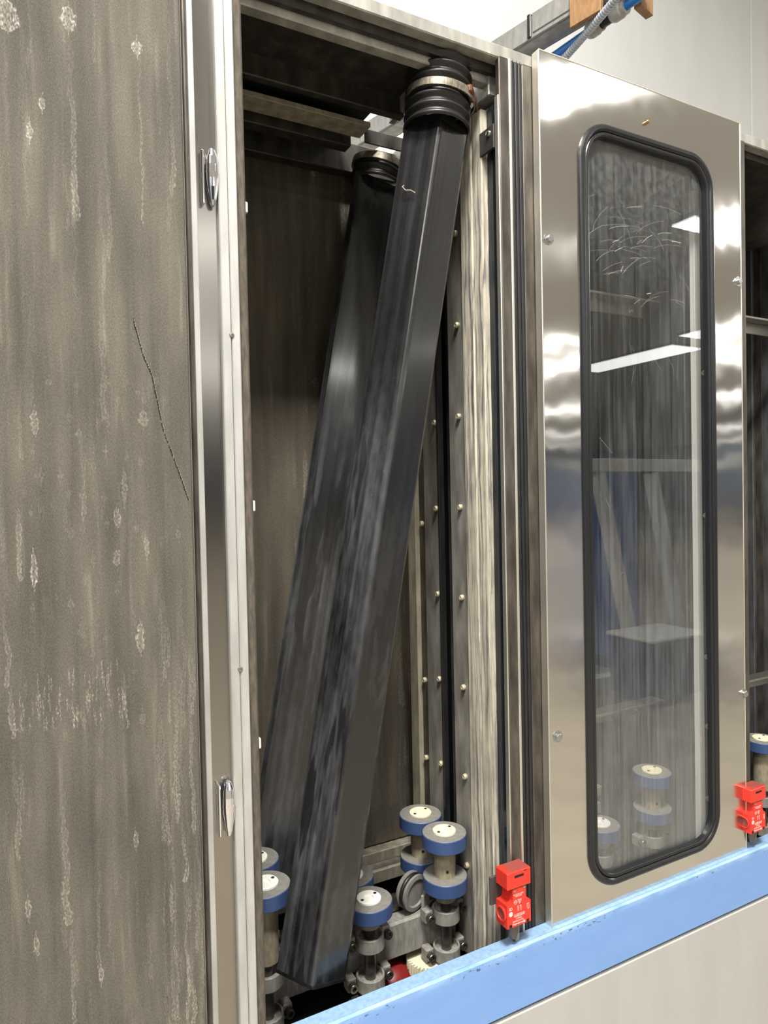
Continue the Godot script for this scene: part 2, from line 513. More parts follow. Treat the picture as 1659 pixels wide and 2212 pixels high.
func make_materials() -> void:
	M.foam = mat(Color.WHITE, 0.96)
	M.foam.albedo_texture = foam_texture()
	M.foam.heightmap_enabled = true
	M.foam.heightmap_texture = M.foam.albedo_texture
	M.foam.heightmap_scale = 0.12
	M.foam_edge = grimy(Color(0.40, 0.365, 0.32), 0.95, 0.0, 71, 0.35, 8.0)
	M.foam_dark = mat(Color(0.95, 0.93, 0.89), 0.9)
	M.foam_dark.albedo_texture = M.foam.albedo_texture
	var wave := ntex(81, 0.006, 512, true, 4.0)
	var smear := ntex(82, 0.02, 512)
	# brushed stainless sheet of the door
	M.steel = mat(Color(0.84, 0.83, 0.81), 0.135, 1.0)
	M.steel.anisotropy_enabled = true
	M.steel.anisotropy = 0.98
	M.steel.normal_enabled = true
	M.steel.normal_texture = wave
	M.steel.normal_scale = 0.10
	M.steel.uv1_scale = Vector3(0.9, 0.6, 1)
	M.frame = grimy(Color(0.72, 0.705, 0.67), 0.45, 0.35, 83, 0.25, 2.0)
	M.post = grimy(Color(0.765, 0.76, 0.74), 0.4, 0.4, 79, 0.12, 2.5)
	M.recess = mat(Color(0.62, 0.605, 0.585), 0.27, 1.0)
	M.recess.anisotropy_enabled = true
	M.recess.anisotropy = 0.85
	M.brown = grimy(Color(0.47, 0.44, 0.405), 0.42, 0.7, 84, 0.4, 2.5)
	M.edge = mat(Color(0.86, 0.84, 0.79), 0.4, 0.9)
	M.inner = grimy(Color(0.29, 0.275, 0.25), 0.5, 0.3, 85, 0.5, 2.0)
	M.plate = grimy(Color(0.62, 0.60, 0.56), 0.55, 0.2, 86, 0.35, 2.2)
	M.slate = grimy(Color(0.36, 0.36, 0.36), 0.5, 0.2, 87, 0.4, 2.2)
	M.limescale = mat(Color.WHITE, 0.75)
	M.limescale.albedo_texture = scale_texture()
	M.limescale.uv1_scale = Vector3(8.0, 0.5, 1)
	M.limescale.uv1_offset = Vector3(0, 0.7, 0)
	M.cream = grimy(Color(0.70, 0.665, 0.585), 0.6, 0.1, 88, 0.3, 3.0)
	M.rubber = grimy(Color(0.15, 0.15, 0.152), 0.38, 0.0, 89, 0.4, 3.0)
	M.gasket = mat(Color(0.105, 0.108, 0.115), 0.30)
	M.black = mat(Color(0.03, 0.03, 0.03), 0.6)
	M.dark_glass = mat(Color(0.13, 0.15, 0.16), 0.08)
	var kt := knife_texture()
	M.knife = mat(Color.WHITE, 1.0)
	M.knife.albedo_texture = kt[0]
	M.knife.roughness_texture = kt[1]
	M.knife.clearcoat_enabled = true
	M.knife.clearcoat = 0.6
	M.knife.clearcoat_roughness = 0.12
	M.hose = mat(Color(0.105, 0.10, 0.095), 0.42)
	M.zinc = mat(Color(0.62, 0.61, 0.58), 0.35, 0.9)
	M.band = grimy(Color(0.66, 0.62, 0.55), 0.4, 0.6, 90, 0.5, 20.0)
	M.rust = grimy(Color(0.55, 0.35, 0.24), 0.5, 0.5, 91, 0.6, 30.0)
	M.chrome = mat(Color(0.92, 0.92, 0.94), 0.1, 1.0)
	M.bolt = mat(Color(0.72, 0.72, 0.71), 0.25, 0.95)
	M.brass = mat(Color(0.62, 0.50, 0.33), 0.4, 0.8)
	M.nut = mat(Color(0.72, 0.68, 0.56), 0.45, 0.3)
	M.wheel = mat(Color(0.205, 0.28, 0.44), 0.48)
	M.wheel_top = grimy(Color(0.50, 0.485, 0.455), 0.7, 0.0, 92, 0.15, 6.0)
	M.ivory = mat(Color(0.86, 0.825, 0.70), 0.5)
	M.white_hub = mat(Color(0.90, 0.885, 0.85), 0.45)
	M.sleeve = grimy(Color(0.63, 0.585, 0.49), 0.55, 0.0, 93, 0.25, 12.0)
	M.cast = grimy(Color(0.60, 0.585, 0.55), 0.62, 0.15, 94, 0.25, 8.0)
	M.rod = mat(Color(0.42, 0.405, 0.385), 0.33, 0.85)
	M.gear = mat(Color(0.80, 0.765, 0.66), 0.55)
	M.red = mat(Color(0.83, 0.20, 0.145), 0.42)
	M.red_dust = grimy(Color(0.62, 0.27, 0.22), 0.75, 0.0, 95, 0.3, 40.0)
	M.motor = mat(Color(0.44, 0.085, 0.08), 0.42)
	M.print_white = mat(Color(0.92, 0.78, 0.76), 0.6)
	M.blue = mat(Color.WHITE, 0.42)
	M.blue.albedo_texture = paint_texture()
	M.sill_top = grimy(Color(0.54, 0.66, 0.79), 0.5, 0.0, 78, 0.14, 6.0)
	M.skirt = grimy(Color(0.70, 0.69, 0.67), 0.5, 0.0, 96, 0.04, 0.8)
	M.white_wall = grimy(Color(0.86, 0.86, 0.855), 0.7, 0.0, 97, 0.03, 0.4)
	M.hall = mat(Color(0.62, 0.66, 0.72), 0.8)
	M.ceiling = mat(Color(0.88, 0.88, 0.88), 0.85)
	M.concrete = grimy(Color(0.68, 0.645, 0.58), 0.55, 0.0, 98, 0.2, 0.2)
	M.tray = grimy(Color(0.62, 0.61, 0.59), 0.5, 0.2, 99, 0.2, 4.0)
	M.wood = grimy(Color(0.66, 0.50, 0.33), 0.6, 0.0, 100, 0.25, 6.0)
	M.pipe_blue = mat(Color(0.16, 0.47, 0.80), 0.35)
	M.fitting = mat(Color(0.70, 0.69, 0.66), 0.45)
	M.braid = mat(Color(0.60, 0.64, 0.69), 0.25)
	M.navy = mat(Color(0.12, 0.17, 0.38), 0.5)
	M.blue_post = mat(Color(0.25, 0.38, 0.66), 0.5)
	M.rack = mat(Color(0.88, 0.88, 0.86), 0.5)
	M.pane = mat(Color(0.92, 0.96, 0.95, 0.006), 0.0)
	M.pane.transparency = BaseMaterial3D.TRANSPARENCY_ALPHA
	M.grime = mat(Color.WHITE, 0.8)
	M.grime.albedo_texture = grime_texture()
	M.grime.transparency = BaseMaterial3D.TRANSPARENCY_ALPHA
	M.lamp = mat(Color(0.9, 0.9, 0.9), 0.5)
	M.lamp.emission_enabled = true
	M.lamp.emission = Color(1.0, 0.995, 0.98)
	M.lamp.emission_energy_multiplier = 3.0


# ---------------------------------------------------------------- scene
func ceiling_lamp(x: float, z: float, w: float, d: float, e: float, label: String) -> void:
	var o := thing("ceiling_light", label, "ceiling light", Vector3(x, 4.98, z), "lights in rows across the hall ceiling")
	part("housing", MB.new().span(-w / 2 - 0.03, w / 2 + 0.03, -0.03, 0.02, -d / 2 - 0.03, d / 2 + 0.03, 0.008), M.skirt, o)
	part("diffuser", MB.new().span(-w / 2, w / 2, -0.04, -0.03, -d / 2, d / 2), M.lamp, o)
	var l := AreaLight3D.new()
	l.name = "lamp_light"
	l.area_size = Vector2(w, d)
	l.light_energy = e
	l.light_color = Color(1.0, 0.995, 0.98)
	l.area_range = 40.0
	l.area_attenuation = 2.0
	l.shadow_enabled = true
	l.position = Vector3(0, -0.05, 0)
	l.rotation_degrees = Vector3(-90, 0, 0)
	o.add_child(l)


func _ready() -> void:
	# camera
	var cam := Camera3D.new()
	cam.name = "camera"
	var bx := Vector3(0.8813, -0.0208, 0.4722)
	var by := Vector3(0.0289, 0.9996, -0.0098)
	var bz := Vector3(-0.4718, 0.0223, 0.8814)
	cam.transform = Transform3D(Basis(bx, by, bz).orthonormalized(), Vector3(0, 1.55, 1.0))
	cam.fov = rad_to_deg(2.0 * atan(1106.0 / 1500.0))
	cam.near = 0.02
	cam.far = 100.0
	add_child(cam)
	cam.current = true
	# air: a closed hall
	var env := Environment.new()
	env.background_mode = Environment.BG_COLOR
	env.background_color = Color(0.02, 0.02, 0.02)
	env.tonemap_mode = Environment.TONE_MAPPER_LINEAR
	env.tonemap_exposure = 1.3
	env.sdfgi_enabled = true
	env.ssao_enabled = true
	env.ssil_enabled = true
	var we := WorldEnvironment.new()
	we.name = "hall_air"
	we.environment = env
	add_child(we)
	make_materials()
	ceiling_lamp(-0.15, 1.7, 1.0, 0.5, 33.0, "ceiling light above the open machine bay")
	ceiling_lamp(-2.6, 2.6, 1.2, 0.5, 13.0, "ceiling light left of the machine")
	ceiling_lamp(4.1, 3.5, 0.6, 0.3, 2.0, "ceiling light second along the front row")
	ceiling_lamp(8.2, 4.95, 1.3, 0.34, 3.0, "ceiling light third along the front row")
	ceiling_lamp(14.2, 11.8, 1.1, 3.4, 3.5, "long ceiling light farther along the hall")
	ceiling_lamp(13.5, 8.4, 1.0, 2.0, 2.5, "long ceiling light right of the farther one")
	ceiling_lamp(2.2, 8.0, 1.4, 0.4, 5.0, "ceiling light across the aisle")
	ceiling_lamp(16.5, 10.3, 2.2, 0.4, 5.0, "ceiling light third down the right row")
	ceiling_lamp(23.1, 14.9, 2.6, 0.6, 7.0, "ceiling light fourth down the right row")
	ceiling_lamp(34.6, 22.8, 3.0, 0.9, 10.0, "ceiling light near the far end of the right row")
	ceiling_lamp(44.0, 29.6, 2.6, 1.0, 10.0, "last ceiling light of the right row")
	ceiling_lamp(11.0, 11.2, 1.6, 0.4, 2.0, "ceiling light second down the left row")
	ceiling_lamp(13.3, 13.9, 1.8, 0.4, 3.0, "ceiling light third down the left row")
	ceiling_lamp(18.6, 19.9, 2.2, 0.6, 7.0, "ceiling light fourth down the left row")
	ceiling_lamp(28.0, 30.0, 2.6, 0.9, 10.0, "ceiling light near the far end of the left row")
	ceiling_lamp(34.6, 38.0, 2.6, 1.0, 10.0, "last ceiling light of the left row")
	ceiling_lamp(-1.0, 11.0, 1.6, 0.5, 20.0, "added fill light far behind the aisle on the left")  # added lamp: lights floor and ceiling for the steel to mirror
	ceiling_lamp(8.5, 15.5, 1.6, 0.5, 22.0, "added fill light over the middle of the hall")  # added in mid hall to bounce light up to the ceiling
	ceiling_lamp(15.0, 25.0, 1.6, 0.5, 22.0, "added fill light over the rear half of the hall")  # extra source, added to brighten the ceiling mirrored in the steel
	ceiling_lamp(-6.8, 9.0, 0.4, 8.0, 12.0, "long added light along the left wall for the knife ridge highlight")  # added only to draw a highlight along the air knife ridge
	ceiling_lamp(9.5, 1.6, 1.6, 0.5, 22.0, "added fill light right of the machine row")  # added out of view so floor and ceiling get brighter
	ceiling_lamp(17.0, 3.0, 1.6, 0.5, 22.0, "added fill light far right of the machine row")  # second added fill, farther right, for the same bounce
	ceiling_lamp(3.5, 16.5, 1.6, 0.5, 18.0, "added fill light over the far aisle")  # added to raise the bounce from floor to ceiling
	ceiling_lamp(1.6, -0.95, 1.4, 0.4, 1.6, "ceiling light between machine and white wall")
	build_hall()
	build_machine()
	build_open_door()
	build_window_door()
	build_dividers()
	build_air_knives()
	build_rollers()
	build_switches()
	build_overhead()


func build_hall() -> void:
	struct("floor", MB.new().span(-8, 46, -0.2, 0, -2.2, 42), M.concrete)
	struct("ceiling", MB.new().span(-8, 46, 5.0, 5.2, -2.2, 42), M.ceiling)
	var wb := struct("wall_back", MB.new().span(-8, 46, 0, 5, -2.2, -1.63), M.hall)
	for k in range(-3, 17):
		var x := 1.585 + k * 2.38
		part("panel", MB.new().span(x + 0.003, x + 2.377, 0.0, 5.0, -1.64, -1.60, 0.003), M.white_wall, wb)
		part("cover_strip", MB.new().span(x - 0.075, x + 0.075, 0.0, 5.0, -1.602, -1.592, 0.003), M.white_wall, wb)
	struct("wall_front", MB.new().span(-8, 46, 0, 5, 42, 42.2), M.hall)
	struct("wall_left", MB.new().span(-8.2, -8, 0, 5, -2.2, 42.2), M.hall)
	struct("wall_right", MB.new().span(46, 46.2, 0, 5, -2.2, 42.2), M.hall)
	# the rack across the aisle that the window mirrors
	var r := thing("glass_rack", "pale A-frame glass rack across the aisle mirrored in the window", "rack", Vector3(4.7, 0, 3.0))
	part("top_beam", MB.new().span(-0.75, 0.85, 1.71, 1.81, -0.05, 0.05, 0.005), M.rack, r)
	for q in [[-0.66, 1.76, -0.24, 0.1], [-0.05, 1.7, 0.34, 0.1]]:
		var a := Vector3(q[0], q[1], 0.0)
		var b := Vector3(q[2], q[3], 0.0)
		part("leg", MB.new().box((a + b) / 2, Vector3(0.1, a.distance_to(b), 0.08), 0.005, Basis(Vector3.BACK, atan2(b.x - a.x, a.y - b.y))), M.rack, r)
	part("foot_beam", MB.new().span(-0.75, 0.85, 0.0, 0.1, -0.05, 0.05, 0.005), M.rack, r)
	var c := thing("blue_cabinet", "tall blue cabinet behind the A-frame rack mirrored in the window", "cabinet", Vector3(4.75, 0, 3.6))
	part("body", MB.new().span(-0.16, 0.2, 0, 1.85, -0.2, 0.2, 0.01), M.blue_post, c)
	part("plinth", MB.new().span(-0.17, 0.21, 0, 0.1, -0.21, 0.21, 0.005), M.navy, c)
	var b2 := thing("storage_bin", "low dark blue bin in front of the A-frame rack", "bin", Vector3(4.25, 0, 2.6))
	part("tub", MB.new().span(-0.3, 0.25, 0.05, 0.47, -0.2, 0.2, 0.01), M.navy, b2)
	part("rim", MB.new().span(-0.32, 0.27, 0.47, 0.5, -0.22, 0.22, 0.01), M.rack, b2)


const F := -0.018     # front of the frame; the closed door stands 18 mm proud of it

func build_machine() -> void:
	var m := thing("glass_washing_machine", "stainless glass washing machine with blue sill and pale grey skirt", "machine")
	var b := MB.new()
	b.uo = V(-0.6, 0.6); b.us = V(2.9, 0.128)
	part("sill_beam", b.span(-0.6, 2.3, 0.609, 0.728, F, 0.012, 0.004), M.blue, m, "light blue painted sill beam with worn upper edge")
	part("sill_top", MB.new().span(-0.6, 2.3, 0.7279, 0.7288, F, 0.0085, 0.0003), M.sill_top, m, "scuffed pale upper edge of the sill")
	part("sill_tray", MB.new().span(0.318, 0.80, 0.60, 0.61, -0.06, F, 0.002), M.inner, m)
	part("skirt_panel", MB.new().span(-0.6, 2.3, 0.02, 0.6045, -0.03, 0.010, 0.004), M.skirt, m, "pale grey skirt panel below the blue sill")
	part("front_rail", MB.new().span(-0.6, 2.3, 2.340, 2.364, -0.042, F, 0.002), M.frame, m)
	part("rail_lip", MB.new().span(0.0, 2.3, 2.325, 2.352, -0.06, -0.042), M.inner, m)
	part("inner_rail", MB.new().span(0.30, 0.84, 2.312, 2.345, -0.075, -0.052, 0.002), M.frame, m)
	# roof of the open bay
	part("roof_panel", MB.new().span(0.28, 0.696, 2.330, 2.338, -0.19, -0.06), M.inner, m)
	part("roof_panel", MB.new().span(0.28, 0.655, 2.330, 2.338, -0.46, -0.30), M.inner, m)
	part("roof_edge", MB.new().span(0.690, 0.702, 2.300, 2.34, -0.235, -0.06, 0.001), M.frame, m)
	part("cross_bar", MB.new().span(0.28, 0.70, 2.292, 2.332, -0.206, -0.188, 0.002), M.inner, m)
	part("cross_bar", MB.new().span(0.28, 0.655, 2.290, 2.300, -0.296, -0.246, 0.001), M.cream, m)
	part("cross_bar", MB.new().span(0.28, 0.64, 2.275, 2.335, -0.335, -0.305, 0.002), M.inner, m)
	part("lip_plate", MB.new().span(0.655, 0.80, 2.272, 2.300, -0.276, -0.272, 0.0008), M.inner, m)
	part("slot_shade_fill", MB.new().span(0.28, 0.655, 2.318, 2.322, -0.31, -0.20), M.black, m)  # black sheet added to stand for the dark of the open slot
	part("cross_bar", MB.new().span(0.28, 0.80, 2.270, 2.335, -0.43, -0.40, 0.002), M.inner, m)
	part("depth_beam", MB.new().span(0.800, 0.845, 2.290, 2.345, -0.45, -0.05, 0.002), M.frame, m)
	part("corner_bracket", MB.new().span(0.795, 0.800, 2.184, 2.228, -0.075, -0.031, 0.001), M.inner, m)
	part("bracket_screw", MB.new().lathe([V(0, 0), V(0.006, 0), V(0.005, 0.004), V(0, 0.005)], at(Vector3(0.795, 2.215, -0.045), Vector3.LEFT), 16), M.bolt, m)
	# roof over the other bays
	part("roof_panel", MB.new().span(0.846, 1.43, 2.330, 2.338, -0.46, -0.06), M.inner, m)
	part("roof_panel", MB.new().span(1.43, 2.3, 2.330, 2.338, -0.46, -0.06), M.inner, m)
	part("back_rail", MB.new().span(-0.6, 2.3, 2.25, 2.36, -0.50, -0.46, 0.002), M.inner, m)
	# back wall lined with foam, and the rails at its foot
	var bp := MB.new()
	bp.uo = V(0.34, 0.2); bp.us = V(0.55, 2.6)
	part("back_panel", bp.span(0.25, 2.3, 0.728, 2.30, -0.475, -0.445, 0.003), M.foam_dark, m)
	part("back_strip", MB.new().span(0.25, 2.3, 0.700, 0.726, -0.455, -0.42, 0.002), M.cream, m)
	part("back_strip", MB.new().span(0.25, 2.3, 0.648, 0.678, -0.46, -0.425, 0.002), M.cream, m)
	part("back_skirt", MB.new().span(0.25, 2.3, 0.02, 0.64, -0.49, -0.46), M.black, m)
	part("base_tray", MB.new().span(0.25, 2.3, 0.40, 0.42, -0.48, -0.03), M.black, m)
	# left post: bright front pieces with a seam, a sunk strip that carries the hinges, a foam seal
	part("post", MB.new().span(0.2755, 0.2892, 0.728, 2.8, -0.05, 0.0, 0.0015), M.post, m)
	part("post", MB.new().span(0.2898, 0.303, 0.728, 2.8, -0.05, 0.0, 0.0015), M.post, m)
	part("hinge_strip", MB.new().span(0.242, 0.277, 0.728, 2.8, -0.05, -0.010), M.recess, m)
	part("foam_seal", MB.new().span(0.303, 0.318, 0.728, 2.34, -0.045, -0.006, 0.003), M.foam_edge, m)
	for y in [1.79, 1.30]:
		part("rivet", MB.new().lathe([V(0, 0), V(0.004, 0), V(0.0036, 0.0012), V(0.0016, 0.0016), V(0.0014, 0.0004), V(0, 0.0004)], at(Vector3(0.2895, y, 0.0), Vector3.BACK), 16), M.zinc, m)
	for y in [1.985, 1.54, 1.18]:
		part("seal_clip", MB.new().span(0.316, 0.3225, y - 0.008, y + 0.008, -0.03, -0.012, 0.001), M.white_hub, m)
	part("side_panel", MB.new().span(0.296, 0.306, 0.60, 2.34, -0.46, -0.05), M.slate, m)
	part("outer_panel", MB.new().span(-0.6, 0.242, 0.728, 2.8, -0.05, -0.03), M.post, m)
	# right post of the open bay, and the same beyond the closed door
	for x in [0.0, 0.6]:
		part("post", MB.new().span(0.8 + x, 0.821 + x, 0.722, 2.345, -0.030, F, 0.0015), M.brown, m)
		part("post_edge", MB.new().span(0.821 + x, 0.8265 + x, 0.722, 2.345, -0.04, -0.0165, 0.0012), M.edge, m)
		var seal := MB.new()
		seal.span(0.8265 + x, 0.853 + x, 0.722, 2.345, -0.05, -0.022)
		for k in 3:
			seal.tube([Vector3(0.8315 + x + 0.0085 * k, 0.722, -0.022), Vector3(0.8315 + x + 0.0085 * k, 2.345, -0.022)], 0.0042, 12)
		part("rubber_seal", seal, M.rubber, m)
		part("post_strip", MB.new().span(0.853 + x, 0.90 + x, 0.722, 2.345, -0.05, F, 0.0015), M.brown, m)
	part("cable_strap", MB.new().span(0.79, 0.80, 0.70, 0.76, -0.02, 0.0, 0.001), M.zinc, m)
	# shelf-like guide bars along the closed bays
	for q in [[1.14, 1.385], [1.475, 1.99]]:
		for y in [2.005, 1.042]:
			var g := thing("guide_bar", "", "bar", Vector3(q[0], y, -0.2), "guide bars behind the glass")
			var place := "behind the door window" if q[0] < 1.3 else "right of the closed door"
			g.set_meta("label", "%s angled steel guide bar %s" % ["upper" if y > 1.5 else "lower", place])
			part("flange", MB.new().span(0, q[1] - q[0], -0.006, 0.0, 0.0, 0.04, 0.001), M.zinc, g)
			part("web", MB.new().span(0, q[1] - q[0] - 0.02, -0.035, -0.006, 0.0, 0.005, 0.001), M.zinc, g)
			part("bolt", hex_head(), M.bolt, g).transform = at(Vector3(q[1] - q[0] - 0.06, -0.02, 0.005), Vector3.BACK)


func hex_head() -> MB:
	var b := MB.new()
	b.lathe([V(0, 0), V(0.011, 0), V(0.011, 0.0016), V(0, 0.0018)], Transform3D(), 24)
	b.lathe([V(0, 0.0016), V(0.0072, 0.0016), V(0.0072, 0.0062), V(0.0062, 0.0072), V(0, 0.0074)], Transform3D(), 6)
	return b


func build_open_door() -> void:
	var d := thing("foam_lined_door", "open machine door swung flat, grey foam lining streaked with white limescale", "door")
	var f := MB.new()
	f.uo = V(-0.16, 0.45); f.us = V(0.387, 1.95)
	part("foam_panel", f.span(-0.36, 0.2195, 0.40, 2.75, 0.006, 0.035, 0.0025), M.foam, d)
	part("door_skin", MB.new().span(-0.40, 0.2265, 0.38, 2.78, -0.012, 0.006, 0.001), M.post, d)
	part("rolled_edge", MB.new().tube([Vector3(0.2305, 0.38, 0.002), Vector3(0.2305, 2.78, 0.002)], 0.004, 20), M.brown, d)
	part("edge_flange", MB.new().span(0.2355, 0.2445, 0.38, 2.78, -0.012, 0.0, 0.001), M.post, d)
	for y in [2.018, 1.103]:
		var h := part("hinge", MB.new().span(0.2515, 0.2555, y - 0.044, y + 0.032, -0.010, 0.002, 0.001), M.chrome, d, "chrome lift-off hinge, %s" % ("upper" if y > 1.5 else "lower"))
		part("knuckle", MB.new().lathe([V(0, 0.001), V(0.0098, 0.001), V(0.0096, 0.012), V(0.0082, 0.024), V(0.005, 0.034), V(0.0025, 0.036), V(0, 0.036)], at(Vector3(0.2668, y, -0.001)), 28), M.chrome, h)
		part("knuckle", MB.new().lathe([V(0, -0.045), V(0.003, -0.045), V(0.0052, -0.038), V(0.0084, -0.02), V(0.0098, -0.008), V(0.0098, -0.0005), V(0, -0.0005)], at(Vector3(0.2668, y, -0.001)), 28), M.chrome, h)
		part("washer", MB.new().lathe([V(0, -0.0006), V(0.0104, -0.0006), V(0.0104, 0.0012), V(0, 0.0012)], at(Vector3(0.2668, y, -0.001)), 28), M.chrome, h)


func build_window_door() -> void:
	var d := thing("window_door", "closed brushed stainless door with tall rounded window in black gasket", "door")
	var X0 := 0.877
	var X1 := 1.456
	var Y0 := 0.7285
	var Y1 := 2.366
	var hole := rrect(0.975, 1.357, 0.769, 2.263, 0.072, 14)
	var s := MB.new()
	s.uo = V(0, 0)
	var k := 14
	var corners := [Vector2(X1, Y1), Vector2(X0, Y1), Vector2(X0, Y0), Vector2(X1, Y0)]
	for z in [0.0, -0.016]:
		var nn := Vector3(0, 0, 1 if z == 0.0 else -1)
		for c in 4:
			var C := Vector3(corners[c].x, corners[c].y, z)
			for i in k:
				var a: Vector2 = hole[c * (k + 1) + i][0]
				var b: Vector2 = hole[c * (k + 1) + i + 1][0]
				s.flat3(C, Vector3(a.x, a.y, z), Vector3(b.x, b.y, z), nn)
			var e: Vector2 = hole[c * (k + 1) + k][0]
			var g: Vector2 = hole[((c + 1) % 4) * (k + 1)][0]
			var D := Vector3(corners[(c + 1) % 4].x, corners[(c + 1) % 4].y, z)
			s.quad(C, Vector3(e.x, e.y, z), Vector3(g.x, g.y, z), D, nn)
	for c in 4:
		var a: Vector2 = corners[c]
		var b: Vector2 = corners[(c + 1) % 4]
		var e := (b - a).normalized()
		s.quad(Vector3(a.x, a.y, 0), Vector3(b.x, b.y, 0), Vector3(b.x, b.y, -0.016), Vector3(a.x, a.y, -0.016), Vector3(e.y, -e.x, 0))
	part("skin", s, M.steel, d)
	# the folded outer edges
	part("folded_edge", MB.new().span(X0 - 0.0015, X0 + 0.0015, Y0, Y1, -0.017, 0.0012, 0.0008), M.edge, d)
	part("folded_edge", MB.new().span(X0, X1, Y1 - 0.001, Y1 + 0.002, -0.017, 0.0012, 0.0008), M.edge, d)
	part("folded_edge", MB.new().span(X1 - 0.001, X1 + 0.0012, Y0, Y1, -0.017, 0.0012, 0.0008), M.edge, d)
	var outer := rrect(0.971, 1.361, 0.765, 2.267, 0.076, 16)
	var prof := [V(0, 0.0)]
	for i in 9:
		var a := PI * i / 8.0
		prof.append(V(0.0075 - 0.0075 * cos(a), 0.001 + 0.0065 * sin(a)))
	for i in range(1, 7):
		var a := PI * i / 6.0
		prof.append(V(0.0195 - 0.0045 * cos(a), 0.001 + 0.0042 * sin(a)))
	prof.append(V(0.0245, -0.007))
	part("gasket", MB.new().sweep(outer, prof, 0.0), M.gasket, d)
	var inner := rrect(0.992, 1.340, 0.786, 2.246, 0.056, 14)
	var pane := MB.new()
	var dirt := MB.new()
	dirt.uo = V(0.99, 0.78); dirt.us = V(0.355, 1.47)
	var mid := Vector3(1.166, 1.516, 0)
	for i in inner.size():
		var a: Vector2 = inner[i][0]
		var b: Vector2 = inner[(i + 1) % inner.size()][0]
		pane.flat3(mid + Vector3(0, 0, -0.006), Vector3(a.x, a.y, -0.006), Vector3(b.x, b.y, -0.006), Vector3.BACK)
		pane.flat3(mid + Vector3(0, 0, -0.010), Vector3(a.x, a.y, -0.010), Vector3(b.x, b.y, -0.010), Vector3.FORWARD)
		dirt.flat3(mid + Vector3(0, 0, -0.0106), Vector3(a.x, a.y, -0.0106), Vector3(b.x, b.y, -0.0106), Vector3.BACK)
	var p := part("window_pane", pane, M.pane, d)
	part("dried_grime", dirt, M.grime, p)
	for q in [[0.895, 2.023], [1.4445, 2.014], [0.898, 1.089], [1.4515, 1.086]]:
		part("bolt", hex_head(), M.bolt, d).transform = at(Vector3(q[0], q[1], 0.0), Vector3.BACK)
	part("brass_pin", MB.new().lathe([V(0, 0), V(0.0035, 0), V(0.0035, 0.006), V(0.0025, 0.008), V(0, 0.008)], at(Vector3(1.158, 2.298, 0), Vector3.BACK), 12), M.brass, d, "small brass pin")


func build_dividers() -> void:
	for x in [0.8, 1.4, 2.0]:
		var where: String = {0.8: "at the right of the open bay", 1.4: "behind the window of the closed door", 2.0: "in the bay right of the closed door"}[x]
		var d := thing("divider_wall", "grey slotted divider wall with rows of bolts " + where, "divider", Vector3(x, 0, 0), "dividers between machine bays")
		var y0 := 0.60
		var nut := [V(0, -0.001), V(0.0062, -0.001), V(0.0062, 0.004), V(0.0046, 0.0065), V(0.0022, 0.0065), V(0.0016, 0.0042), V(0, 0.0042)]
		var y1 := 2.275
		part("backing", MB.new().span(0.035, 0.045, y0, y1, -0.44, -0.05), M.black, d)
		part("light_profile", MB.new().span(-0.006, 0.03, y0, y1, -0.141, -0.1015, 0.0025), M.limescale if x < 1.0 else M.slate, d)
		if x < 1.0:
			part("light_profile", MB.new().span(-0.004, 0.03, y0, y1, -0.1005, -0.071, 0.002), M.limescale, d)
		else:
			part("light_profile", MB.new().span(-0.004, 0.03, y0, y1, -0.1005, -0.084, 0.002), M.slate, d)
			part("pale_strip", MB.new().span(-0.008, 0.03, y0, y1 - 0.04, -0.0845, -0.071, 0.001), M.white_hub, d)
		var pa := part("bolted_plate", MB.new().span(0.003, 0.012, y0, y1, -0.207, -0.1412, 0.0015), M.plate if x < 1.0 else M.slate, d)
		var pb := part("bolted_plate", MB.new().span(0.003, 0.012, y0, y1, -0.312, -0.250, 0.0015), M.plate if x < 1.0 else M.slate, d)
		part("slot_lip", MB.new().span(0.0, 0.014, y0, y1, -0.2515, -0.2455, 0.001), M.rubber, d)
		part("slot_plate", MB.new().span(0.026, 0.034, y0, y1, -0.250, -0.200), M.slate, d)
		var pc := part("dark_strip", MB.new().span(0.004, 0.03, y0, y1, -0.336, -0.312, 0.001), M.brown, d)
		part("cream_profile", MB.new().span(-0.006, 0.03, y0, y1, -0.372, -0.336, 0.002), M.cream if x < 1.0 else M.slate, d)
		part("dark_glass_strip", MB.new().span(0.010, 0.014, y0, y1, -0.071, -0.030), M.dark_glass, d)
		for y in ([] if x < 1.0 else [0.832, 1.001, 1.163, 1.491, 1.818]):
			part("bolt", MB.new().lathe(nut, at(Vector3(0.010, y, -0.060), Vector3.LEFT), 14), M.nut, d)
		part("bright_strip", MB.new().span(-0.003, 0.0, y0, y1, -0.0305, -0.019, 0.001), M.edge, d)
		for i in (8 if x < 1.0 else 0):
			var y := 0.97 - 0.183 + i * 0.1837
			part("bolt", MB.new().lathe(nut, at(Vector3(0.003, y + 0.003, -0.1685), Vector3.LEFT), 14), M.nut, pa)
			part("bolt", MB.new().lathe(nut, at(Vector3(0.003, y, -0.259), Vector3.LEFT), 14), M.nut, pb)
		for y in ([0.963, 1.138, 1.488, 1.66, 1.835, 2.01] if x < 1.0 else []):
			part("bolt", MB.new().lathe(nut, at(Vector3(0.004, y, -0.322), Vector3.LEFT), 14), M.nut, pc)


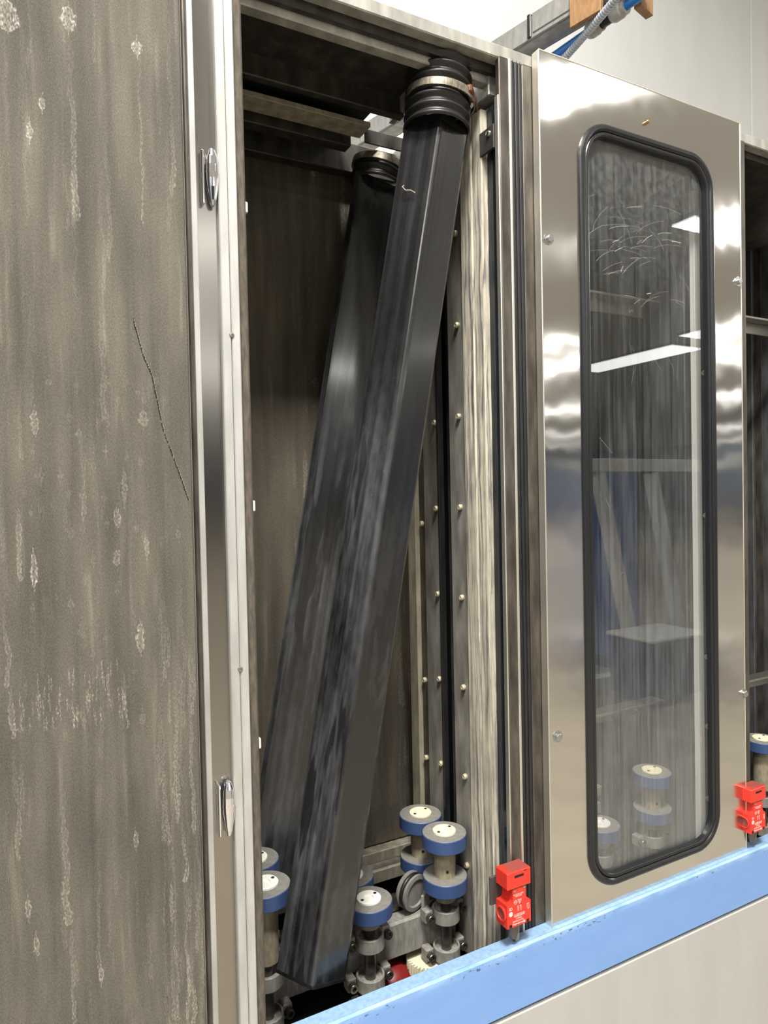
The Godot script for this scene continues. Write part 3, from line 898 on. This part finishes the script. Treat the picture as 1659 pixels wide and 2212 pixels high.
func build_air_knives() -> void:
	for front in [true, false]:
		var k := thing("air_knife", "long black dusty air knife tube leaning right, %s" % ("in front, ridge down its middle" if front else "behind the front one, half hidden"), "air duct", Vector3.ZERO, "pair of leaning air knives")
		var sgn := 1.0 if front else -1.0
		var zc := 0.0 if front else -0.43
		var t := Vector3(0.189, 0.982, 0)
		var u := Vector3(0.982, -0.189, 0)
		# outline across the tube: (along u, towards the front)
		var pts := [V(-0.053, -0.110), V(-0.0145, -0.0545), V(-0.0125, -0.0525), V(-0.0095, -0.0512), V(-0.0060, -0.0510), V(0.049, -0.0585), V(0.0535, -0.0620), V(0.057, -0.090), V(0.030, -0.120), V(-0.040, -0.122)]
		if not front: pts = [V(-0.053, -0.110), V(-0.012, -0.050), V(0.0535, -0.050), V(0.066, -0.088), V(0.052, -0.116), V(-0.045, -0.118)]
		var base := Vector3(0.274 * 0.982, -0.274 * 0.189, 0)
		var poly := []
		for p in pts: poly.append(V(p.x, sgn * p.y + zc))
		var T := Transform3D(Basis(u, Vector3.BACK, t), base)
		var b := MB.new()
		b.uo = V(0, 0.81); b.us = V(0.42, 1.51)
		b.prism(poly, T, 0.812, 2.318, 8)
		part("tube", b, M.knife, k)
		var lip := []
		for p in pts: lip.append(V(p.x * 1.012, sgn * (-0.085 + (p.y + 0.085) * 1.02) + zc))
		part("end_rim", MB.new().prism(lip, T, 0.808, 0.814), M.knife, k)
		if front:
			part("dark_collar", MB.new().prism(lip, T, 2.312, 2.325), M.hose, k)
		# corrugated hose that feeds it from above
		var hz := -0.088 if front else -0.336
		var foot := base + t * 2.31 + u * (0.002 if front else 0.008) + Vector3(0, 0, hz)
		var axis := Vector3(0.10, 1.0, -0.03).normalized() if front else Vector3(0.19, 0.98, 0.0)
		var h := thing("corrugated_hose", "ribbed dark hose rising through the roof from the %s air knife" % ("front" if front else "rear"), "hose", foot, "hoses feeding the air knives")
		var prof := []
		var n := 60
		var L := 0.115 if front else 0.045
		for i in n + 1:
			var y := L * i / n
			prof.append(V((0.0585 if front else 0.055) + 0.0032 * sin(TAU * y / 0.0185), y))
		part("ribbed_tube", MB.new().lathe(prof, at(Vector3.ZERO, axis), 40, true), M.hose, h)
		var cy := 0.052 if front else 0.034
		var clamp := part("hose_clamp", MB.new().lathe([V(0.062, cy), V(0.0645, cy), V(0.0645, cy + 0.013), V(0.062, cy + 0.013)], at(Vector3.ZERO, (axis + Vector3(0.05, 0, 0.1)).normalized()), 48), M.band, h, "steel band clamp with rusty screw housing" if front else "")
		if front:
			var B := Basis(Vector3.UP, 0.75) * Basis(Vector3.BACK, -0.12)
			var c := Vector3(0.041, cy + 0.003, 0.053)
			part("screw_housing", MB.new().box(c, Vector3(0.034, 0.016, 0.012), 0.003, B), M.rust, clamp)
			part("band_tail", MB.new().box(c + Vector3(0.022, -0.008, -0.013), Vector3(0.022, 0.014, 0.002), 0.0006, B * Basis(Vector3.BACK, -0.5)), M.rust, clamp)


	var hair := thing("loose_thread", "short pale thread stuck to the left face of the front air knife", "thread", Vector3(0.6405, 2.094, -0.083))
	part("strand", MB.new().tube([Vector3(-0.003, 0.014, -0.006), Vector3(-0.008, 0.010, -0.004), Vector3(-0.005, 0.002, 0.002), Vector3(0.002, 0.001, 0.008), Vector3(0.007, -0.006, 0.016)], 0.0011, 6), M.sleeve, hair)

func gear(r: float, h: float, teeth: int) -> MB:
	var poly := []
	for i in teeth:
		for q in [[-0.32, 0.86], [-0.16, 1.0], [0.16, 1.0], [0.32, 0.86]]:
			var a: float = TAU * (i + q[0]) / teeth
			poly.append(V(cos(a), sin(a)) * r * q[1])
	return MB.new().prism(poly, Transform3D(Basis(Vector3.RIGHT, Vector3.FORWARD, Vector3.UP), Vector3.ZERO), 0.0, h)


func wheel(y: float, hub: Material, o: Node3D, cap: bool) -> void:
	var w := part("blue_wheel", MB.new().lathe([V(0.018, y), V(0.0435, y), V(0.045, y + 0.0015), V(0.045, y + 0.026), V(0.0435, y + 0.0275)], Transform3D(), 48), M.wheel, o)
	part("grey_face", MB.new().lathe([V(0.044, y + 0.0272), V(0.0435, y + 0.0279), V(0.018, y + 0.0279)], Transform3D(), 48), M.wheel_top, w)
	if cap:
		var c := part("hub_cap", MB.new().lathe([V(0.0235, y + 0.027), V(0.0235, y + 0.031), V(0.0225, y + 0.032), V(0.009, y + 0.032), V(0.008, y + 0.029), V(0, y + 0.029)], Transform3D(), 32), hub, w)
		c.set_meta("label", "pale round hub cap")
		for a in [0.3, 3.4]:
			part("cap_screw", MB.new().lathe([V(0, y + 0.0321), V(0.0032, y + 0.0321), V(0.0032, y + 0.0327), V(0, y + 0.0327)], Transform3D(Basis(), Vector3(cos(a) * 0.0165, 0, -sin(a) * 0.0165)), 12), M.rod, w)


func roller(x: float, z: float, upper: bool, lower: bool, white: bool, label: String, group := "") -> Node3D:
	var o := thing("roller_shaft", label, "roller", Vector3(x, 0, z), group)
	var hub: Material = M.white_hub if white else M.ivory
	if upper: wheel(0.844, hub, o, true)
	if lower: wheel(0.757, hub, o, not upper)
	var top := 0.845 if upper else 0.757
	part("sleeve", MB.new().lathe([V(0.0205, 0.735), V(0.0215, 0.737), V(0.0215, top), V(0.0, top)], Transform3D(), 32), M.sleeve, o)
	if upper and lower:
		part("set_screw", MB.new().lathe([V(0, 0), V(0.003, 0), V(0.003, 0.0008), V(0, 0.0008)], at(Vector3(-0.0075, 0.80, 0.0202), Vector3(-0.35, 0, 0.94)), 10), M.black, o)
	part("rod", MB.new().lathe([V(0, 0.56), V(0.0108, 0.56), V(0.0108, 0.735), V(0, 0.735)], Transform3D(), 24), M.rod, o)
	for y in [0.706, 0.628]:
		part("bearing_clamp", MB.new().lathe([V(0.018, y - 0.0135), V(0.0262, y - 0.0135), V(0.0275, y - 0.012), V(0.0275, y + 0.012), V(0.0262, y + 0.0135), V(0.0235, y + 0.0135), V(0.0225, y + 0.006), V(0.0108, y + 0.006)], Transform3D(), 40), M.cast, o)
		for s in [-1.0, 1.0]:
			var blk := part("clamp_block", MB.new().box(Vector3(s * 0.037, y, -0.013), Vector3(0.018, 0.026, 0.022), 0.002), M.cast, o)
			part("cap_screw", MB.new().lathe([V(0, 0), V(0.0085, 0), V(0.0085, 0.010), V(0.0078, 0.011), V(0.0045, 0.011), V(0.0045, 0.006), V(0, 0.006)], at(Vector3(s * 0.038, y, -0.002), Vector3(0, 0, 1)), 20), M.rod, blk)
	part("collar", MB.new().lathe([V(0.0, 0.60), V(0.015, 0.60), V(0.0205, 0.606), V(0.0205, 0.6145), V(0, 0.6145)], Transform3D(), 28), M.rod, o)
	part("drive_gear", gear(0.030, 0.022, 18), M.gear, o).position = Vector3(0.008, 0.566, 0.0)
	return o


func build_rollers() -> void:
	var zf := -0.172
	var zb := -0.265
	roller(0.750, zf, true, true, false, "front double blue wheel roller beside the bolted divider")
	roller(0.750, zb, true, true, false, "rear double blue wheel roller beside the bolted divider")
	roller(0.577, zf, false, true, true, "front single blue wheel roller with white hub right of the air knife")
	roller(0.585, zb, false, true, true, "rear single blue wheel roller peeping out behind the air knife")
	roller(0.374, zf, true, false, true, "front blue wheel roller on tall sleeve beside the left post")
	roller(0.385, zb, true, false, true, "rear blue wheel roller almost hidden by the left post")
	roller(1.349, zf, true, true, false, "front roller seen through the window by the divider")
	roller(1.176, zf, false, true, true, "front roller at left edge of the window")
	roller(1.176 + 0.6, zf, true, false, false, "roller in the bay right of the closed door")
	# bar that carries the shafts
	var b := thing("mounting_bar", "grey square mounting bar carrying the front roller shafts", "bar", Vector3(0.31, 0.628, -0.236))
	part("tube", MB.new().span(0, 0.485, 0.0, 0.072, 0.0, 0.036, 0.004), M.cast, b)
	part("end_plate", MB.new().span(0.462, 0.485, -0.03, 0.10, 0.002, 0.03, 0.003), M.cast, b)
	var bb := thing("mounting_bar", "grey mounting bar behind the rear roller shafts", "bar", Vector3(0.3, 0.61, -0.345))
	part("tube", MB.new().span(0, 0.50, 0.0, 0.04, -0.03, 0.03, 0.004), M.inner, bb)
	# small pulley with an o-ring
	var pl := thing("pulley", "small grey pulley with black o-ring left of the double roller", "pulley", Vector3(0.700, 0.741, -0.220))
	var ax := at(Vector3.ZERO, Vector3(0.29, -0.05, 0.95))
	part("disc", MB.new().lathe([V(0, -0.012), V(0.036, -0.012), V(0.037, -0.007), V(0.032, -0.004), V(0.032, 0.004), V(0.036, 0.007), V(0.036, 0.012), V(0.028, 0.013), V(0.026, 0.009), V(0, 0.009)], ax, 40), M.wheel_top, pl)
	part("o_ring", MB.new().lathe([V(0.031, -0.004), V(0.036, -0.003), V(0.037, 0.0), V(0.036, 0.003), V(0.031, 0.004)], ax, 40, true), M.rubber, pl)
	part("arm", MB.new().box(Vector3(0.018, -0.025, 0.022), Vector3(0.03, 0.055, 0.006), 0.001, Basis(Vector3.UP, 0.6)), M.cast, pl)
	# gears and the red motor below
	tag(part("helical_gear", gear(0.044, 0.03, 34), M.gear, self), "large cream helical gear under the mounting bar", "gear").position = Vector3(0.722, 0.580, -0.200)
	tag(part("helical_gear_001", gear(0.034, 0.024, 26), M.gear, self), "cream gear below the single white hub roller", "gear").position = Vector3(0.548, 0.575, -0.150)
	var mo := thing("motor", "glossy red rounded motor cover below the mounting bar", "motor", Vector3(0.648, 0.535, -0.225))
	part("cover", MB.new().lathe([V(0, -0.1), V(0.045, -0.1), V(0.05, -0.02), V(0.048, 0.03), V(0.04, 0.055), V(0.022, 0.07), V(0, 0.074)], Transform3D(), 32, true), M.motor, mo)
	part("foot", MB.new().span(-0.05, 0.05, -0.1, -0.088, -0.05, 0.05, 0.003), M.black, mo)
	# angle struts in the pit
	var st := thing("pit_strut", "grey angle strut below the front air knife", "bracket", Vector3(0.47, 0.56, -0.10))
	part("upright", MB.new().span(0.045, 0.06, 0.0, 0.085, -0.03, 0.03, 0.002), M.rod, st)
	part("arm", MB.new().box(Vector3(0.0, 0.035, 0.0), Vector3(0.10, 0.03, 0.012), 0.002, Basis(Vector3.BACK, -0.55)), M.cast, st)


func letters(text: String, size: float, at_: Vector3, parent: Node, bold := false) -> void:
	var t := TextMesh.new()
	t.text = text
	var f := SystemFont.new()
	f.font_names = PackedStringArray(["Droid Sans"])
	f.font_weight = 700 if bold else 400
	t.font = f
	t.font_size = 32
	t.pixel_size = size / 32.0
	t.depth = 0.0003
	t.curve_step = 2.0
	var o := MeshInstance3D.new()
	o.name = "lettering"
	o.mesh = t
	o.material_override = M.print_white
	o.position = at_
	o.rotation.z = PI
	parent.add_child(o, true)


func build_switches() -> void:
	for x in [0.0, 0.687]:
		var s := thing("safety_switch", "red plastic safety switch with white print %s" % ("beside the bolted divider of the open bay" if x == 0.0 else "at the right edge beyond the closed door"), "switch", Vector3(0.757 + x, 0.7725, -0.012), "red safety switches above the sill")
		var w := 0.054
		# outline of the lower body and waist
		var o := [V(0, 0), V(w, 0), V(w, 0.039), V(w - 0.005, 0.0415), V(w - 0.0085, 0.044), V(w - 0.0108, 0.0485), V(w - 0.0108, 0.0715), V(0.0135, 0.0715), V(0.0135, 0.048), V(0.0115, 0.044), V(0.007, 0.042), V(0, 0.042)]
		var body := part("body", MB.new().prism(o, Transform3D(), 0.0, 0.031), M.red, s)
		var head := part("head", MB.new().span(0.0, w, 0.070, 0.1005, -0.001, 0.033, 0.0014), M.red, s)
		part("dusty_top", MB.new().span(0.012, w - 0.002, 0.1004, 0.1008, 0.001, 0.029), M.red_dust, head)
		part("key_slot", MB.new().span(0.0165, 0.0375, 0.0895, 0.0935, 0.0325, 0.0334), M.black, head)
		part("key_slot", MB.new().span(0.0375, 0.0445, 0.0975, 0.0985, 0.0325, 0.0334), M.black, head)
		part("cover_line", MB.new().span(0.0135, w - 0.0108, 0.0685, 0.0690, 0.031, 0.0312), M.red_dust, body)
		for q in [[0.0175, 0.0645], [0.0395, 0.0662]]:
			part("screw", MB.new().lathe([V(0, 0), V(0.0023, 0), V(0.0023, 0.0008), V(0.0009, 0.001), V(0.0009, 0.0002), V(0, 0.0002)], at(Vector3(q[0], q[1], 0.031), Vector3.BACK), 14), M.bolt, body)
		part("conduit_entry", MB.new().lathe([V(0.0095, -0.001), V(0.0135, -0.001), V(0.0135, 0.002), V(0.0125, 0.0028), V(0.0105, 0.0028), V(0.0098, 0.0), V(0.0095, -0.001), V(0, -0.0008)], at(Vector3(0.0, 0.022, 0.0155), Vector3.LEFT), 32), M.red, body)
		part("entry_plug", MB.new().lathe([V(0, 0.0), V(0.0094, 0.0), V(0.0094, 0.0012), V(0, 0.0004)], at(Vector3(0.0, 0.022, 0.0155), Vector3.LEFT), 24), M.red_dust, body)
		for q in [0.005, 0.044]:
			part("clip_notch", MB.new().span(q, q + 0.0055, 0.0005, 0.006, 0.0305, 0.0313), M.black, body)
		# print: upside down on the front
		var z := 0.0312
		letters("Allen-Bradley", 0.0042, Vector3(0.0255, 0.0045, z), body, true)
		letters("Guard master", 0.004, Vector3(0.0245, 0.0095, z), body)
		letters("Trojan 5", 0.0036, Vector3(0.0265, 0.0140, z), body)
		letters("SAFETY SWITCH", 0.0032, Vector3(0.0275, 0.0185, z), body, true)
		letters("CAT NO 440K-T11", 0.0024, Vector3(0.0275, 0.0215, z), body)
		letters("CE", 0.0065, Vector3(0.0085, 0.0345, z), body, true)
		letters("500V 10A AC-15", 0.0024, Vector3(0.0265, 0.0575, z), body)
		letters("IP67 250V", 0.0024, Vector3(0.0265, 0.0545, z), body)
		letters("11   12", 0.0026, Vector3(0.028, 0.0285, z), body)
		letters("21   22", 0.0026, Vector3(0.028, 0.0318, z), body)
		letters("33   34", 0.0026, Vector3(0.028, 0.0351, z), body)
		for q in [[0.0085, 0.025, 0.0044, 0.0], [0.0385, 0.0045, 0.0022, 0.0], [0.0195, 0.0440, 0.0036, 0.0029]]:
			part("printed_mark", MB.new().lathe([V(q[3], 0.0), V(q[2], 0.0), V(q[2], 0.0003), V(q[3], 0.0003)], at(Vector3(q[0], q[1], 0.0310), Vector3.BACK), 20), M.print_white, body)
		part("printed_mark", MB.new().span(0.0168, 0.0222, 0.0436, 0.0444, 0.031, 0.0313), M.print_white, body)
		var tri := MB.new()
		for e in [[V(0.0245, 0.047), V(0.0325, 0.047)], [V(0.0325, 0.047), V(0.0285, 0.0395)], [V(0.0285, 0.0395), V(0.0245, 0.047)]]:
			tri.tube([Vector3(e[0].x, e[0].y, z), Vector3(e[1].x, e[1].y, z)], 0.00035, 6)
		tri.tube([Vector3(0.0285, 0.0455, z), Vector3(0.0285, 0.042, z)], 0.00035, 6)
		part("printed_mark", tri, M.print_white, body)
		part("printed_mark", MB.new().tube([Vector3(0.0455, 0.034, z), Vector3(0.0495, 0.0345, z), Vector3(0.05, 0.027, z), Vector3(0.0475, 0.024, z), Vector3(0.046, 0.028, z), Vector3(0.0455, 0.034, z)], 0.0004, 6), M.print_white, body)
		# bracket behind it, cable gland below
		part("mounting_plate", MB.new().span(-0.012, w - 0.006, 0.030, 0.082, -0.0055, -0.001, 0.001), M.slate, s)
		part("cable_gland", MB.new().lathe([V(0, -0.030), V(0.0075, -0.030), V(0.0095, -0.022), V(0.0105, -0.018), V(0.0105, 0.0), V(0, 0.0)], at(Vector3(0.026, 0.0, 0.015)), 12), M.rod, s)


func build_overhead() -> void:
	# duct over the machine, running back to the wall
	var d := Vector3(0.235, 0, 0.972)
	var side := Vector3(0.972, 0, -0.235)
	var B := Basis(side, Vector3.UP, -side.cross(Vector3.UP) * -1.0)
	var o := thing("overhead_duct", "grey trunking running over the machine towards the white wall", "trunking", Vector3(1.298, 2.75, -0.36))
	part("trunk", MB.new().box(Vector3(0, 0.03, 0) - d * 0.4, Vector3(0.066, 0.06, 1.6), 0.002, B), M.tray, o)
	part("cover", MB.new().box(Vector3(0, 0.037, 0) + d * 0.11, Vector3(0.072, 0.052, 0.40), 0.002, B), M.tray, o)
	part("strap", MB.new().box(Vector3(0, 0.034, 0) - d * 0.10, Vector3(0.075, 0.062, 0.012), 0.002, B), M.rubber, o)
	part("seam_strip", MB.new().box(Vector3(0, 0.0, 0) - d * 0.4, Vector3(0.05, 0.004, 1.5), 0.001, B), M.frame, o)
	var wd := thing("wood_block", "brown plywood board fixed beside the overhead trunking", "board", Vector3(1.279, 2.71, -0.282))
	part("board", MB.new().box(Vector3(0, 0.06, 0.0), Vector3(0.014, 0.12, 0.085), 0.001, B), M.wood, wd)
	part("screw", MB.new().lathe([V(0, 0), V(0.003, 0), V(0.002, 0.001), V(0, 0.001)], at(Vector3(-0.0085, 0.03, -0.01), Vector3.LEFT), 10), M.rod, wd)
	var wd2 := thing("wood_block", "small brown board end behind the upper white pipe fitting", "board", Vector3(1.42, 2.745, -0.23))
	part("board", MB.new().box(Vector3(0, 0.03, 0), Vector3(0.06, 0.07, 0.02), 0.001, B), M.wood, wd2)
	# blue air pipe with two pale couplings
	var p0 := Vector3(1.319, 2.728, -0.48)
	var p1 := Vector3(1.354, 2.728, -0.17)
	var pd := (p1 - p0).normalized()
	var pp := thing("air_pipe", "blue plastic air pipe with two pale couplings", "pipe", Vector3.ZERO)
	part("pipe", MB.new().tube([p0 - pd * 0.4, p1 + pd * 0.3], 0.0105, 16), M.pipe_blue, pp)
	for q in [0.168, 0.240]:
		part("coupling", MB.new().lathe([V(0.0105, -0.022), V(0.017, -0.02), V(0.0205, -0.012), V(0.0205, 0.008), V(0.018, 0.012), V(0.018, 0.022), V(0.0105, 0.022)], at(p0 + pd * q, pd), 20), M.fitting, pp)
	part("joint", MB.new().lathe([V(0, -0.02), V(0.0145, -0.02), V(0.0145, 0.02), V(0, 0.02)], at(p0 + pd * 0.204, pd), 20), M.rubber, pp)
	var bh := thing("braided_hose", "clear braided hose crossing in front of the blue pipe", "hose", Vector3.ZERO)
	var pts := []
	for i in 13:
		var q := i / 12.0
		pts.append(Vector3(lerpf(1.338, 1.262, q) + 0.004 * sin(q * PI), 2.698 + 0.004 * q, lerpf(-0.50, -0.12, q)))
	part("tube", MB.new().tube(pts, 0.0095, 16), M.braid, bh)
	var spiral := MB.new()
	for w in [0.0, PI]:
		var sp := []
		for i in 200:
			var q := i / 199.0 * 11.999
			var j := int(q)
			var c: Vector3 = pts[j].lerp(pts[j + 1], q - j)
			var a: float = q * 12.0 + w
			sp.append(c + Vector3(cos(a), sin(a), 0) * 0.0096)
		spiral.tube(sp, 0.0009, 5)
	part("braid", spiral, M.white_hub, bh)
